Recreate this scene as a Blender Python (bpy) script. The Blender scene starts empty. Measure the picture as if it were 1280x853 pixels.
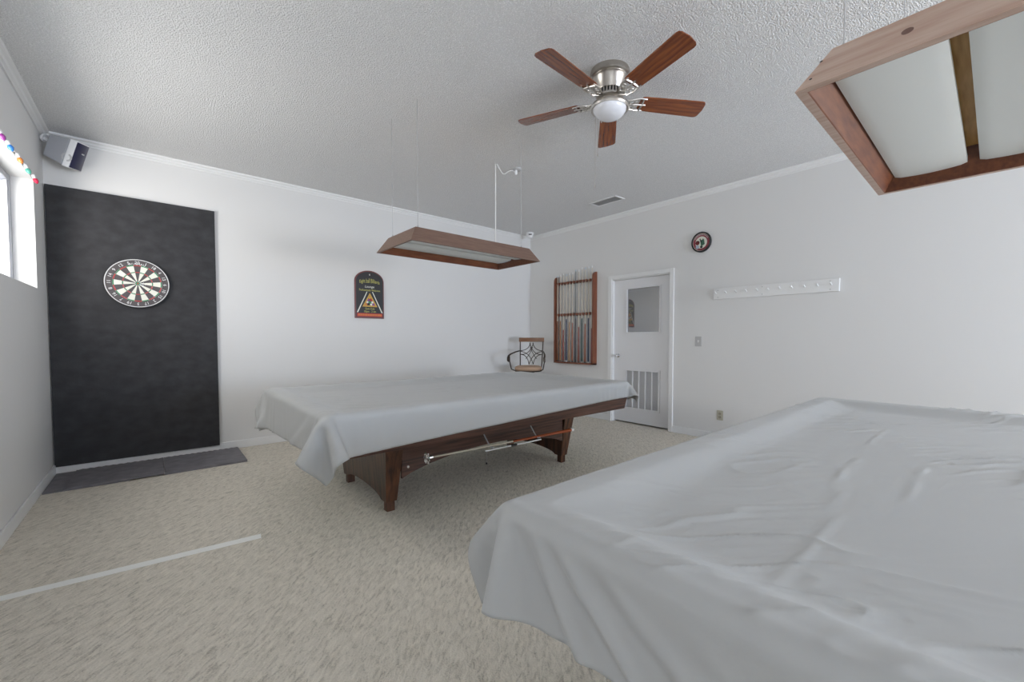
import bpy, bmesh, math, random
import numpy as np
from mathutils import Vector, Matrix, noise

# ------------------------------------------------------------------ camera
C = bpy.context.scene.collection
cam_d = bpy.data.cameras.new('camera'); cam = bpy.data.objects.new('camera', cam_d); C.objects.link(cam)
yaw, pitch, roll = 0.733733, 0.033701, 0.001562
F = Vector((math.sin(yaw)*math.cos(pitch), math.cos(yaw)*math.cos(pitch), -math.sin(pitch)))
r_ = F.cross(Vector((0, 0, 1))).normalized(); u_ = r_.cross(F)
r2 = r_*math.cos(roll)+u_*math.sin(roll); u2 = u_*math.cos(roll)-r_*math.sin(roll)
M = Matrix((r2, u2, -F)).transposed().to_4x4(); M.translation = Vector((0.6887, -5.5010, 1.1985))
cam.matrix_world = M
cam_d.sensor_width = 36; cam_d.lens = 521.815*36/1280
cam_d.shift_x = -(665.582-640)/1280; cam_d.shift_y = (440.988-426.5)/1280
cam_d.clip_start = 0.02
sc = bpy.context.scene
sc.camera = cam
sc.view_settings.view_transform = 'Standard'; sc.view_settings.look = 'None'
sc.view_settings.gamma = 1; sc.view_settings.use_curve_mapping = False
sc.view_settings.exposure = 0.02

# ------------------------------------------------------------------ world and daylight
W = bpy.data.worlds.new('sky'); sc.world = W; W.use_nodes = True
W.node_tree.nodes['Background'].inputs[0].default_value = (0.86, 0.93, 1.0, 1)
W.node_tree.nodes['Background'].inputs[1].default_value = 2.2

def area(name, loc, direction, sx, sy, power, col):
    d = bpy.data.lights.new(name, 'AREA'); d.shape = 'RECTANGLE'; d.size = sx; d.size_y = sy
    d.energy = power; d.color = col
    o = bpy.data.objects.new(name, d); C.objects.link(o); o.location = loc
    o.rotation_euler = Vector(direction).to_track_quat('-Z', 'Z').to_euler()
    return o
# daylight through the high left window, and through unseen rear openings added for it
area('daylight_added_rear_doors', (4.1, -11.72, 1.25), (-0.16, 1, 0.06), 2.6, 2.1, 265, (0.45, 0.66, 1.0))  # doors are unseen, added to let daylight in
area('added_ceiling_fill', (4.1, -11.70, 0.75), (-0.25, 0.9, 1.0), 2.6, 1.2, 210, (1.0, 0.87, 0.74))  # added warm fill, aimed up to brighten the ceiling
area('daylight_left_window', (-0.60, -1.9, 2.10), (1, 0.25, -0.15), 2.9, 0.9, 120, (1.0, 0.955, 0.90))
area('daylight_added_left_window', (-0.60, -7.6, 1.95), (1, 0.0, 0.6), 2.2, 1.0, 4, (1.0, 0.97, 0.93))  # for the unseen window added further back
area('daylight_added_right_window', (6.15, -8.9, 1.75), (-1, 1.0, 0.15), 2.2, 1.2, 110, (1.0, 0.94, 0.87))  # unseen window, added to brighten the left wall

# ------------------------------------------------------------------ materials
def mat(name, col, rough=0.6, metal=0.0, spec=0.5, bump=None, mixcol=None, coat=0, sheen=0, ior=None):
    """bump: (scale, strength, distance, detail[, (sx,sy,sz)]) ; mixcol: (col2, scale, lo, hi, (sx,sy,sz))"""
    m = bpy.data.materials.new(name); m.use_nodes = True
    nt = m.node_tree; b = nt.nodes['Principled BSDF']
    b.inputs['Base Color'].default_value = (*col, 1); b.inputs['Roughness'].default_value = rough
    b.inputs['Metallic'].default_value = metal; b.inputs['Specular IOR Level'].default_value = spec
    if coat: b.inputs['Coat Weight'].default_value = coat; b.inputs['Coat Roughness'].default_value = 0.15
    if sheen: b.inputs['Sheen Weight'].default_value = sheen
    if ior: b.inputs['IOR'].default_value = ior
    def noise_node(scale, detail, vec, rot=0):
        tc = nt.nodes.new('ShaderNodeTexCoord'); mp = nt.nodes.new('ShaderNodeMapping')
        mp.inputs['Scale'].default_value = vec; n = nt.nodes.new('ShaderNodeTexNoise')
        n.inputs['Scale'].default_value = scale; n.inputs['Detail'].default_value = detail
        if rot:
            m0 = nt.nodes.new('ShaderNodeMapping'); m0.inputs['Rotation'].default_value = (0, 0, rot)
            nt.links.new(tc.outputs['Object'], m0.inputs[0]); nt.links.new(m0.outputs[0], mp.inputs[0])
        else: nt.links.new(tc.outputs['Object'], mp.inputs[0])
        nt.links.new(mp.outputs[0], n.inputs[0]); return n
    if mixcol:
        c2, s, lo, hi, vec = mixcol[:5]; rot = mixcol[5] if len(mixcol) > 5 else 0
        n = noise_node(s, 5, vec, rot); cr = nt.nodes.new('ShaderNodeValToRGB')
        cr.color_ramp.elements[0].position = lo; cr.color_ramp.elements[1].position = hi
        cr.color_ramp.elements[0].color = (*col, 1); cr.color_ramp.elements[1].color = (*c2, 1)
        nt.links.new(n.outputs['Fac'], cr.inputs[0]); nt.links.new(cr.outputs[0], b.inputs['Base Color'])
    if bump:
        s, st, di, de = bump[:4]; vec = bump[4] if len(bump) > 4 else (1, 1, 1); rot = bump[5] if len(bump) > 5 else 0
        n = noise_node(s, de, vec, rot); bp = nt.nodes.new('ShaderNodeBump')
        bp.inputs['Strength'].default_value = st; bp.inputs['Distance'].default_value = di
        nt.links.new(n.outputs['Fac'], bp.inputs['Height']); nt.links.new(bp.outputs[0], b.inputs['Normal'])
    return m

m_wall = mat('painted_wall', (0.76, 0.755, 0.74), 0.75, bump=(60, 0.12, 0.003, 3))
m_ceil = mat('popcorn_ceiling', (0.74, 0.74, 0.74), 0.9, spec=0.2)
def popcorn(m):
    nt = m.node_tree; b = nt.nodes['Principled BSDF']; tc = nt.nodes.new('ShaderNodeTexCoord')
    v = nt.nodes.new('ShaderNodeTexVoronoi'); v.inputs['Scale'].default_value = 115; v.inputs['Randomness'].default_value = 1
    n = nt.nodes.new('ShaderNodeTexNoise'); n.inputs['Scale'].default_value = 110; n.inputs['Detail'].default_value = 3
    for q in (v, n): nt.links.new(tc.outputs['Object'], q.inputs['Vector'])
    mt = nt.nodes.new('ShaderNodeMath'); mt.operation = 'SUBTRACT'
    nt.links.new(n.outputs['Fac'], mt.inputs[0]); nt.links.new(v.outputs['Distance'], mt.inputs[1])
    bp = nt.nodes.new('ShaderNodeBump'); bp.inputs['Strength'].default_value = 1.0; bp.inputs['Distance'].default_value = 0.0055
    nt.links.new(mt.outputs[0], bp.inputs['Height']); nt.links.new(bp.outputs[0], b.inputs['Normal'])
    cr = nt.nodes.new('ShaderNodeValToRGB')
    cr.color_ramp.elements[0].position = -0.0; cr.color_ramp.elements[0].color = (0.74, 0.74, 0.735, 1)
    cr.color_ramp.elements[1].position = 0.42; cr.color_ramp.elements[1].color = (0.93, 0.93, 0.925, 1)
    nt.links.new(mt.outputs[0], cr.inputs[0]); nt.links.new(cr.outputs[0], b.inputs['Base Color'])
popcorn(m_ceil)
m_trim = mat('white_trim_paint', (0.82, 0.82, 0.81), 0.45)
m_door = mat('white_door_paint', (0.80, 0.80, 0.81), 0.4)
m_carpet = mat('patterned_carpet', (0.5, 0.5, 0.5), 0.95, spec=0.1)
def carpet(m):
    nt = m.node_tree; b = nt.nodes['Principled BSDF']; L = nt.links.new
    tc = nt.nodes.new('ShaderNodeTexCoord')
    r0 = nt.nodes.new('ShaderNodeMapping'); r0.inputs['Rotation'].default_value = (0, 0, math.radians(42)); L(tc.outputs['Object'], r0.inputs[0])
    s0 = nt.nodes.new('ShaderNodeMapping'); s0.inputs['Scale'].default_value = (1.0, 0.30, 1); L(r0.outputs[0], s0.inputs[0])
    n1 = nt.nodes.new('ShaderNodeTexNoise'); n1.inputs['Scale'].default_value = 60; n1.inputs['Detail'].default_value = 3; n1.inputs['Distortion'].default_value = 0.9
    L(s0.outputs[0], n1.inputs['Vector'])
    n2 = nt.nodes.new('ShaderNodeTexNoise'); n2.inputs['Scale'].default_value = 160; n2.inputs['Detail'].default_value = 2; L(tc.outputs['Object'], n2.inputs['Vector'])
    n3 = nt.nodes.new('ShaderNodeTexNoise'); n3.inputs['Scale'].default_value = 2.0; n3.inputs['Detail'].default_value = 2; L(tc.outputs['Object'], n3.inputs['Vector'])
    a = nt.nodes.new('ShaderNodeMath'); a.operation = 'MULTIPLY_ADD'; a.inputs[1].default_value = 0.55
    L(n2.outputs['Fac'], a.inputs[0]); L(n1.outputs['Fac'], a.inputs[2])
    cr = nt.nodes.new('ShaderNodeValToRGB'); e = cr.color_ramp.elements
    e[0].position = 0.50; e[0].color = (0.43, 0.395, 0.33, 1); e[1].position = 1.0; e[1].color = (0.81, 0.755, 0.655, 1)
    k = e.new(0.72); k.color = (0.67, 0.62, 0.53, 1)
    L(a.outputs[0], cr.inputs[0]); L(cr.outputs[0], b.inputs['Base Color'])
    bp = nt.nodes.new('ShaderNodeBump'); bp.inputs['Strength'].default_value = 0.7; bp.inputs['Distance'].default_value = 0.008
    L(a.outputs[0], bp.inputs['Height']); L(bp.outputs[0], b.inputs['Normal'])
carpet(m_carpet)
m_cloth = mat('grey_vinyl_cloth', (0.45, 0.455, 0.447), 0.5, spec=0.4, sheen=0.15, bump=(14, 0.25, 0.006, 4, (0.5, 1.2, 1)))
m_wood = mat('walnut_laminate', (0.040, 0.018, 0.013), 0.35, mixcol=((0.135, 0.062, 0.042), 6, 0.35, 0.68, (0.5, 4, 14)))
m_woodleg = mat('walnut_leg_laminate', (0.035, 0.014, 0.008), 0.3, mixcol=((0.15, 0.062, 0.030), 9, 0.35, 0.7, (4, 4, 0.35)))
m_shade = mat('stained_shade_wood', (0.16, 0.092, 0.066), 0.5, mixcol=((0.22, 0.14, 0.105), 7, 0.3, 0.7, (1.0, 10, 10)))
m_shade2 = mat('knotty_shade_wood', (0.44, 0.29, 0.22), 0.5, mixcol=((0.56, 0.42, 0.34), 7, 0.3, 0.7, (8, 0.8, 8)))
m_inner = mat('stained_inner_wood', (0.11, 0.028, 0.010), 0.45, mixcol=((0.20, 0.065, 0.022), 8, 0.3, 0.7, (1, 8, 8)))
m_ply = mat('amber_pine_board', (0.55, 0.26, 0.04), 0.5, mixcol=((0.78, 0.46, 0.14), 6, 0.3, 0.7, (1, 9, 3)))
m_diff = mat('white_diffuser', (0.78, 0.80, 0.77), 0.4, spec=0.4)
m_tray = mat('white_lamp_tray', (0.50, 0.57, 0.66), 0.4)
m_black = mat('black_felt_board', (0.022, 0.022, 0.024), 0.75, mixcol=((0.038, 0.038, 0.042), 9, 0.35, 0.7, (1, 1, 1.3)), bump=(45, 0.35, 0.004, 6))
m_rubber = mat('grey_rubber', (0.15, 0.14, 0.155), 0.6, mixcol=((0.22, 0.21, 0.225), 12, 0.3, 0.7, (1, 1, 1)), bump=(90, 0.2, 0.002, 3))
m_tape = mat('white_tape', (0.92, 0.92, 0.88), 0.5)
m_chrome = mat('chrome', (0.75, 0.75, 0.76), 0.12, 1.0)
m_nickel2 = mat('aged_nickel', (0.46, 0.43, 0.39), 0.3, 1.0)
m_hook = mat('zinc_hook', (0.62, 0.62, 0.66), 0.45, 0.3)
m_nickel = mat('brushed_nickel', (0.62, 0.59, 0.55), 0.28, 1.0)
m_dark = mat('dark_metal', (0.02, 0.02, 0.02), 0.5)
m_iron = mat('bronze_iron', (0.055, 0.04, 0.032), 0.45, 0.6)
m_blade = mat('cherry_blade', (0.11, 0.018, 0.005), 0.25, mixcol=((0.34, 0.095, 0.018), 5, 0.3, 0.75, (0.9, 12, 1)), coat=0.4)
m_frost = mat('frosted_glass', (0.82, 0.83, 0.87), 0.25)
m_white = mat('white_plastic', (0.82, 0.82, 0.82), 0.4)
m_grey = mat('grey_plastic', (0.42, 0.43, 0.46), 0.5)
m_plate = mat('grey_plate', (0.50, 0.50, 0.50), 0.4)
m_beige = mat('beige_plate', (0.50, 0.47, 0.38), 0.4)
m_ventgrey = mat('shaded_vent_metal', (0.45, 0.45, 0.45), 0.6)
m_navy = mat('navy_grille', (0.018, 0.018, 0.06), 0.35)
m_rack = mat('cherry_rack_wood', (0.16, 0.045, 0.022), 0.35, mixcol=((0.26, 0.09, 0.045), 10, 0.3, 0.7, (4, 4, 0.5)))
m_maple = mat('maple_shaft', (0.62, 0.56, 0.46), 0.3)
m_tan = mat('tan_upholstery', (0.46, 0.31, 0.21), 0.7, bump=(60, 0.2, 0.002, 2))
m_chairwood = mat('brown_chair_wood', (0.14, 0.055, 0.022), 0.35, mixcol=((0.24, 0.11, 0.05), 8, 0.3, 0.7, (1, 8, 8)))
m_alu = mat('aluminium_frame', (0.42, 0.43, 0.46), 0.35, 0.8)
m_cord = mat('white_cord', (0.85, 0.85, 0.83), 0.5)
m_wire = mat('steel_wire', (0.50, 0.50, 0.50), 0.5, 0.2)
def flat(name, c, rough=0.5): return mat(name, c, rough)
m_red = flat('red_paint', (0.50, 0.03, 0.03)); m_green = flat('green_paint', (0.05, 0.28, 0.12)); m_cream = flat('cream_paint', (0.80, 0.80, 0.70))
m_ink = flat('black_ink', (0.012, 0.012, 0.014)); m_yellow = flat('yellow_print', (0.52, 0.50, 0.12)); m_gold = flat('gold_print', (0.62, 0.36, 0.06))
m_orange = flat('orange_print', (0.70, 0.22, 0.04)); m_maroon = flat('maroon_print', (0.15, 0.015, 0.015)); m_purple = flat('purple_print', (0.30, 0.06, 0.30))
m_greydk = flat('dark_grey_sisal', (0.075, 0.065, 0.065)); m_pale = flat('pale_blue_print', (0.45, 0.55, 0.65))
m_pane = bpy.data.materials.new('window_glass'); m_pane.use_nodes = True
_n = m_pane.node_tree; _b = _n.nodes['Principled BSDF']; _o = _n.nodes['Material Output']
_t = _n.nodes.new('ShaderNodeBsdfTransparent'); _g = _n.nodes.new('ShaderNodeBsdfGlossy'); _g.inputs['Roughness'].default_value = 0.02
_x = _n.nodes.new('ShaderNodeMixShader'); _x.inputs[0].default_value = 0.06
_n.links.new(_t.outputs[0], _x.inputs[1]); _n.links.new(_g.outputs[0], _x.inputs[2]); _n.links.new(_x.outputs[0], _o.inputs[0])
m_doorglass = mat('dark_door_glass', (0.07, 0.07, 0.075), 0.03, spec=1.0, ior=2.2)

# ------------------------------------------------------------------ geometry helpers
class MB:
    """collects shapes and links them as ONE mesh object"""
    def __init__(s): s.v = []; s.f = []; s.mi = []; s.m = 0
    def add(s, vs, fs):
        n = len(s.v); s.v += [tuple(q) for q in vs]; s.f += [tuple(i+n for i in f) for f in fs]; s.mi += [s.m]*len(fs); return s
    def hexa(s, a, b):   # two quads (bottom, top) given in the same order
        return s.add(list(a)+list(b), [(3, 2, 1, 0), (4, 5, 6, 7), (0, 1, 5, 4), (1, 2, 6, 5), (2, 3, 7, 6), (3, 0, 4, 7)])
    def box(s, x0, y0, z0, x1, y1, z1):
        return s.hexa([(x0, y0, z0), (x1, y0, z0), (x1, y1, z0), (x0, y1, z0)], [(x0, y0, z1), (x1, y0, z1), (x1, y1, z1), (x0, y1, z1)])
    def prism(s, pts, off):   # planar polygon extruded by off
        n = len(pts); off = Vector(off); a = [Vector(p) for p in pts]; b = [p+off for p in a]
        return s.add(a+b, [tuple(range(n))[::-1], tuple(range(n, 2*n))]+[(i, (i+1) % n, n+(i+1) % n, n+i) for i in range(n)])
    def tube(s, pts, r, seg=8, closed=False):
        pts = [Vector(p) for p in pts]; n = len(pts); rs = r if isinstance(r, (list, tuple)) else [r]*n; vs = []; up = None
        for i, p in enumerate(pts):
            if closed: t = pts[(i+1) % n]-pts[i-1]
            else: t = pts[min(i+1, n-1)]-pts[max(i-1, 0)]
            t.normalize()
            if up is None: up = Vector((0, 0, 1)) if abs(t.z) < 0.9 else Vector((1, 0, 0))
            a = up-t*up.dot(t); a.normalize(); up = a; b = t.cross(a)
            vs += [p+(a*math.cos(k*2*math.pi/seg)+b*math.sin(k*2*math.pi/seg))*rs[i] for k in range(seg)]
        fs = []
        for i in range(n if closed else n-1):
            j = (i+1) % n
            fs += [(i*seg+k, i*seg+(k+1) % seg, j*seg+(k+1) % seg, j*seg+k) for k in range(seg)]
        if not closed: fs += [tuple(range(seg))[::-1], tuple(range((n-1)*seg, n*seg))]
        return s.add(vs, fs)
    def lathe(s, prof, c=(0, 0, 0), axis=(0, 0, 1), seg=32):   # prof: (radius, height)
        ax = Vector(axis).normalized(); a = ax.orthogonal().normalized(); b = ax.cross(a); c = Vector(c); vs = []; n = len(prof)
        for r, h in prof: vs += [c+ax*h+(a*math.cos(k*2*math.pi/seg)+b*math.sin(k*2*math.pi/seg))*max(r, 1e-5) for k in range(seg)]
        fs = [(i*seg+k, i*seg+(k+1) % seg, (i+1)*seg+(k+1) % seg, (i+1)*seg+k) for i in range(n-1) for k in range(seg)]
        fs += [tuple(range(seg))[::-1], tuple(range((n-1)*seg, n*seg))]
        return s.add(vs, fs)
    def build(s, name, mats, parent=None, smooth=False, bevel=0, origin=None):
        me = bpy.data.meshes.new(name); o0 = Vector(origin) if origin else Vector((0, 0, 0))
        me.from_pydata([Vector(v)-o0 for v in s.v], [], s.f); me.update()
        bm = bmesh.new(); bm.from_mesh(me); bmesh.ops.recalc_face_normals(bm, faces=bm.faces); bm.to_mesh(me); bm.free()
        for m in (mats if isinstance(mats, (list, tuple)) else [mats]): me.materials.append(m)
        me.polygons.foreach_set('material_index', s.mi)
        if smooth:
            me.polygons.foreach_set('use_smooth', [True]*len(me.polygons)); me.set_sharp_from_angle(angle=math.radians(38))
        o = bpy.data.objects.new(name, me); C.objects.link(o); o.location = o0
        if parent is not None: o.parent = parent; o.location = o0
        if bevel:
            b = o.modifiers.new('bevel', 'BEVEL'); b.width = bevel; b.segments = 2; b.limit_method = 'ANGLE'
        return o
def tag(o, label=None, cat=None, group=None, kind=None):
    if label: o['label'] = label
    if cat: o['category'] = cat
    if group: o['group'] = group
    if kind: o['kind'] = kind
    return o
def thing(name, loc, label, cat, group=None, rotz=0):
    o = bpy.data.objects.new(name, None); C.objects.link(o); o.location = loc; o.rotation_euler = (0, 0, rotz)
    o.empty_display_size = 0.1
    return tag(o, label, cat, group)
def struct(o): o['kind'] = 'structure'; return o
def text_mesh(s, size, ext=0.0008, squash=1.0):
    cu = bpy.data.curves.new('lettering', 'FONT'); cu.body = s; cu.size = size; cu.extrude = ext
    cu.align_x = 'CENTER'; cu.align_y = 'CENTER'; cu.resolution_u = 3
    t = bpy.data.objects.new('lettering', cu); C.objects.link(t); bpy.context.view_layer.update()
    me = bpy.data.meshes.new_from_object(t.evaluated_get(bpy.context.evaluated_depsgraph_get()))
    vs = [(v.co.x*squash, v.co.y, v.co.z) for v in me.vertices]; fs = [tuple(p.vertices) for p in me.polygons]
    bpy.data.objects.remove(t); bpy.data.curves.remove(cu); return vs, fs
def put_text(mb, s, size, fn, squash=1.0):   # fn maps local (x, y, z) to the surface
    vs, fs = text_mesh(s, size, squash=squash); mb.add([fn(*v) for v in vs], fs)

# ------------------------------------------------------------------ room shell
XR, YF, H = 5.60, -11.5, 2.962
struct(MB().box(-0.2, YF-0.2, -0.1, XR+0.2, 0.2, 0).build('floor', m_carpet))
struct(MB().box(-0.2, YF-0.2, H, XR+0.2, 0.2, H+0.1).build('ceiling', m_ceil))
struct(MB().box(-0.2, 0, 0, XR+0.2, 0.15, H).build('wall_back', m_wall))
# left wall with the high window (and an unseen second one added further back)
WZ0, WZ1, WY0, WY1 = 1.59, 2.44, -0.41, -3.3
lw = MB(); lw.box(-0.2, YF, 0, 0, 0, WZ0); lw.box(-0.2, YF, WZ1, 0, 0, H)
lw.box(-0.2, WY0, WZ0, 0, 0, WZ1); lw.box(-0.2, -6.5, WZ0, 0, WY1, WZ1); lw.box(-0.2, YF, WZ0, 0, -8.7, WZ1)
struct(lw.build('wall_left', m_wall))
# right wall with the door opening and an unseen rear window added for daylight
DY0, DY1, DZ = -1.775, -2.69, 2.045
rw = MB(); rw.box(XR, DY0, 0, XR+0.2, 0, H); rw.box(XR, DY1, DZ, XR+0.2, DY0, H); rw.box(XR+0.13, DY1, 0, XR+0.2, DY0, DZ); rw.box(XR, -7.8, 0, XR+0.2, DY1, H)  # panel behind the door is added to block outside light
rw.box(XR, -10.0, 0, XR+0.2, -7.8, 1.15); rw.box(XR, -10.0, 2.35, XR+0.2, -7.8, H); rw.box(XR, YF, 0, XR+0.2, -10.0, H)
struct(rw.build('wall_right', m_wall))
# unseen front wall, set far back to even the light, with added glass doors
fw = MB(); fw.box(-0.2, YF-0.2, 0, 2.8, YF, H); fw.box(5.4, YF-0.2, 0, XR+0.2, YF, H); fw.box(2.8, YF-0.2, 2.3, 5.4, YF, H)
struct(fw.build('wall_front', m_wall))
# baseboards
BH = 0.085
def base(name, boxes):
    m = MB()
    for b in boxes: m.box(*b)
    struct(m.build(name, m_trim, bevel=0.004))
base('baseboard_back', [(0.0, -0.014, 0, XR, 0, BH)])
base('baseboard_left', [(0, YF, 0, 0.014, -0.014, BH)])
base('baseboard_right', [(XR-0.014, DY0+0.06, 0, XR, -0.014, BH), (XR-0.014, YF, 0, XR, DY1-0.057, BH)])
# crown moulding: stepped profile
CP = [(0, 2.905), (0.010, 2.905), (0.014, 2.918), (0.024, 2.924), (0.030, 2.940), (0.046, 2.948), (0.050, H), (0, H)]
struct(MB().prism([(0, -d, z) for d, z in CP], (XR, 0, 0)).build('trim_1', m_trim))
struct(MB().prism([(d, YF, z) for d, z in CP], (0, -YF, 0)).build('trim_2', m_trim))
struct(MB().prism([(XR-d, YF, z) for d, z in CP], (0, -YF, 0)).build('trim_3', m_trim))
# door casing
dc = MB(); dc.box(XR-0.018, DY0, 0, XR, DY0+0.06, 2.10); dc.box(XR-0.018, DY1-0.057, 0, XR, DY1, 2.10); dc.box(XR-0.018, DY1, DZ, XR, DY0, 2.10)
dc.box(XR, DY0-0.012, 0, XR+0.12, DY0, DZ); dc.box(XR, DY1, 0, XR+0.12, DY1+0.012, DZ); dc.box(XR, DY1, DZ-0.012, XR+0.12, DY0, DZ)
struct(dc.build('trim_4', m_trim, bevel=0.003))
# door
DX = XR+0.045
dr = struct(bpy.data.objects.new('door_1', None)); C.objects.link(dr); dr.location = (DX, DY0, 0)
def dpart(mb, name, m, **k): return mb.build(name, m, None, **k)
def under(o, p):   # keep the world position, then parent
    o.parent = p; o.matrix_parent_inverse = p.matrix_world.inverted() if p.parent else Matrix.Translation(-Vector(p.location)); return o
a0, a1 = DY0-0.014, DY1+0.014; g0, g1, gz0, gz1 = -2.005, -2.515, 1.29, 1.895; v0, v1, vz0, vz1 = -2.00, -2.515, 0.225, 0.755
sl = MB()
sl.box(DX, a1, 0.02, DX+0.04, a0, vz0); sl.box(DX, a1, vz1, DX+0.04, a0, gz0); sl.box(DX, a1, gz1, DX+0.04, a0, DZ-0.014)
sl.box(DX, v0, vz0, DX+0.04, a0, vz1); sl.box(DX, a1, vz0, DX+0.04, v1, vz1); sl.box(DX, g0, gz0, DX+0.04, a0, gz1); sl.box(DX, a1, gz0, DX+0.04, g1, gz1)
under(dpart(sl, 'door_slab', m_door), dr)
gf = MB()
for b in [(g1-0.02, gz0-0.02, g0+0.02, gz0), (g1-0.02, gz1, g0+0.02, gz1+0.02), (g1-0.02, gz0, g1, gz1), (g0, gz0, g0+0.02, gz1)]:
    gf.box(DX-0.012, b[0], b[1], DX, b[2], b[3])
under(dpart(gf, 'glazing_bead', m_door, bevel=0.002), dr)
under(dpart(MB().box(DX+0.012, g1, gz0, DX+0.018, g0, gz1), 'glass_pane', m_doorglass), dr)
vf = MB()
for b in [(v1-0.02, vz0-0.02, v0+0.02, vz0+0.008), (v1-0.02, vz1-0.008, v0+0.02, vz1+0.02), (v1-0.02, vz0, v1+0.008, vz1), (v0-0.008, vz0, v0+0.02, vz1)]:
    vf.box(DX-0.010, b[0], b[1], DX, b[2], b[3])
for k in range(1, 5):
    y = v0+(v1-v0)*k/5; vf.box(DX-0.008, y-0.008, vz0, DX+0.004, y+0.008, vz1)
gr = under(dpart(vf, 'air_grille', m_door), dr)
lv = MB(); n = 52
for k in range(n):
    z = vz0+(vz1-vz0)*(k+0.5)/n; lv.hexa([(DX+0.002, v1, z-0.003), (DX+0.016, v1, z+0.004), (DX+0.016, v0, z+0.004), (DX+0.002, v0, z-0.003)], [(DX+0.002, v1, z-0.0015), (DX+0.016, v1, z+0.0055), (DX+0.016, v0, z+0.0055), (DX+0.002, v0, z-0.0015)])
lv.box(DX+0.03, v1, vz0, DX+0.034, v0, vz1)
o = dpart(lv, 'louvre', m_door); o.parent = gr; o.matrix_parent_inverse = Matrix.Identity(4)
kb = MB(); kb.lathe([(0.030, 0), (0.030, 0.006), (0.012, 0.010), (0.010, 0.035), (0.024, 0.045), (0.028, 0.058), (0.022, 0.070), (0.0, 0.072)], (DX, a0-0.065, 0.955), (-1, 0, 0), 24)
under(dpart(kb, 'door_knob', m_chrome, smooth=True), dr)
hg = MB()
for z in (0.25, 1.80): hg.tube([(DX-0.006, a1+0.004, z-0.045), (DX-0.006, a1+0.004, z+0.045)], 0.006)
under(dpart(hg, 'hinge', m_nickel), dr)
# windows: aluminium sliding frames set deep in the reveal
def window(name, y0, y1, z0, z1, x, cols):
    w = struct(bpy.data.objects.new(name, None)); C.objects.link(w); w.location = (x, y0, z0)
    m = MB(); t = 0.050
    m.box(x-0.03, y1, z0, x+0.03, y0, z0+t); m.box(x-0.03, y1, z1-t, x+0.03, y0, z1)
    for k in range(cols+1):
        y = y0+(y1-y0)*k/cols; ya, yb = (y-t, y) if k == 0 else ((y, y+t) if k == cols else (y-t/2, y+t/2)); m.box(x-0.03, ya, z0+t, x+0.03, yb, z1-t)
    sx = x+0.015
    m.box(sx-0.012, y0-t-0.03, z0+t, sx+0.012, y0-t-0.005, z1-t)
    under(m.build('window_frame', m_alu, bevel=0.003), w)
    under(MB().box(x-0.004, y1, z0+t, x+0.002, y0, z1-t).build('window_pane', m_pane), w)
window('window_1', WY0, WY1, WZ0, WZ1, -0.145, 2)
window('added_window_2', -6.5, -8.7, WZ0, WZ1, -0.145, 2)  # unseen, added as an opening for daylight
def window_x(name, axis_x, y0, y1, z0, z1): window(name, y0, y1, z0, z1, axis_x, 2)
window('added_window_3', -7.8, -10.0, 1.15, 2.35, XR+0.14, 2)  # unseen, added so daylight can reach the left wall
gd = struct(bpy.data.objects.new('added_door_2', None)); C.objects.link(gd); gd.location = (2.8, YF-0.1, 0)  # unseen glass doors, added to let daylight in
m = MB()
for x in (2.8, 4.07, 5.34): m.box(x, YF-0.13, 0, x+0.06, YF-0.07, 2.3)
m.box(2.8, YF-0.13, 0, 5.4, YF-0.07, 0.06); m.box(2.8, YF-0.13, 2.24, 5.4, YF-0.07, 2.3)
under(m.build('door_frame', m_alu), gd); under(MB().box(2.86, YF-0.103, 0.06, 5.34, YF-0.098, 2.24).build('glass_pane', m_pane), gd)

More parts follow.
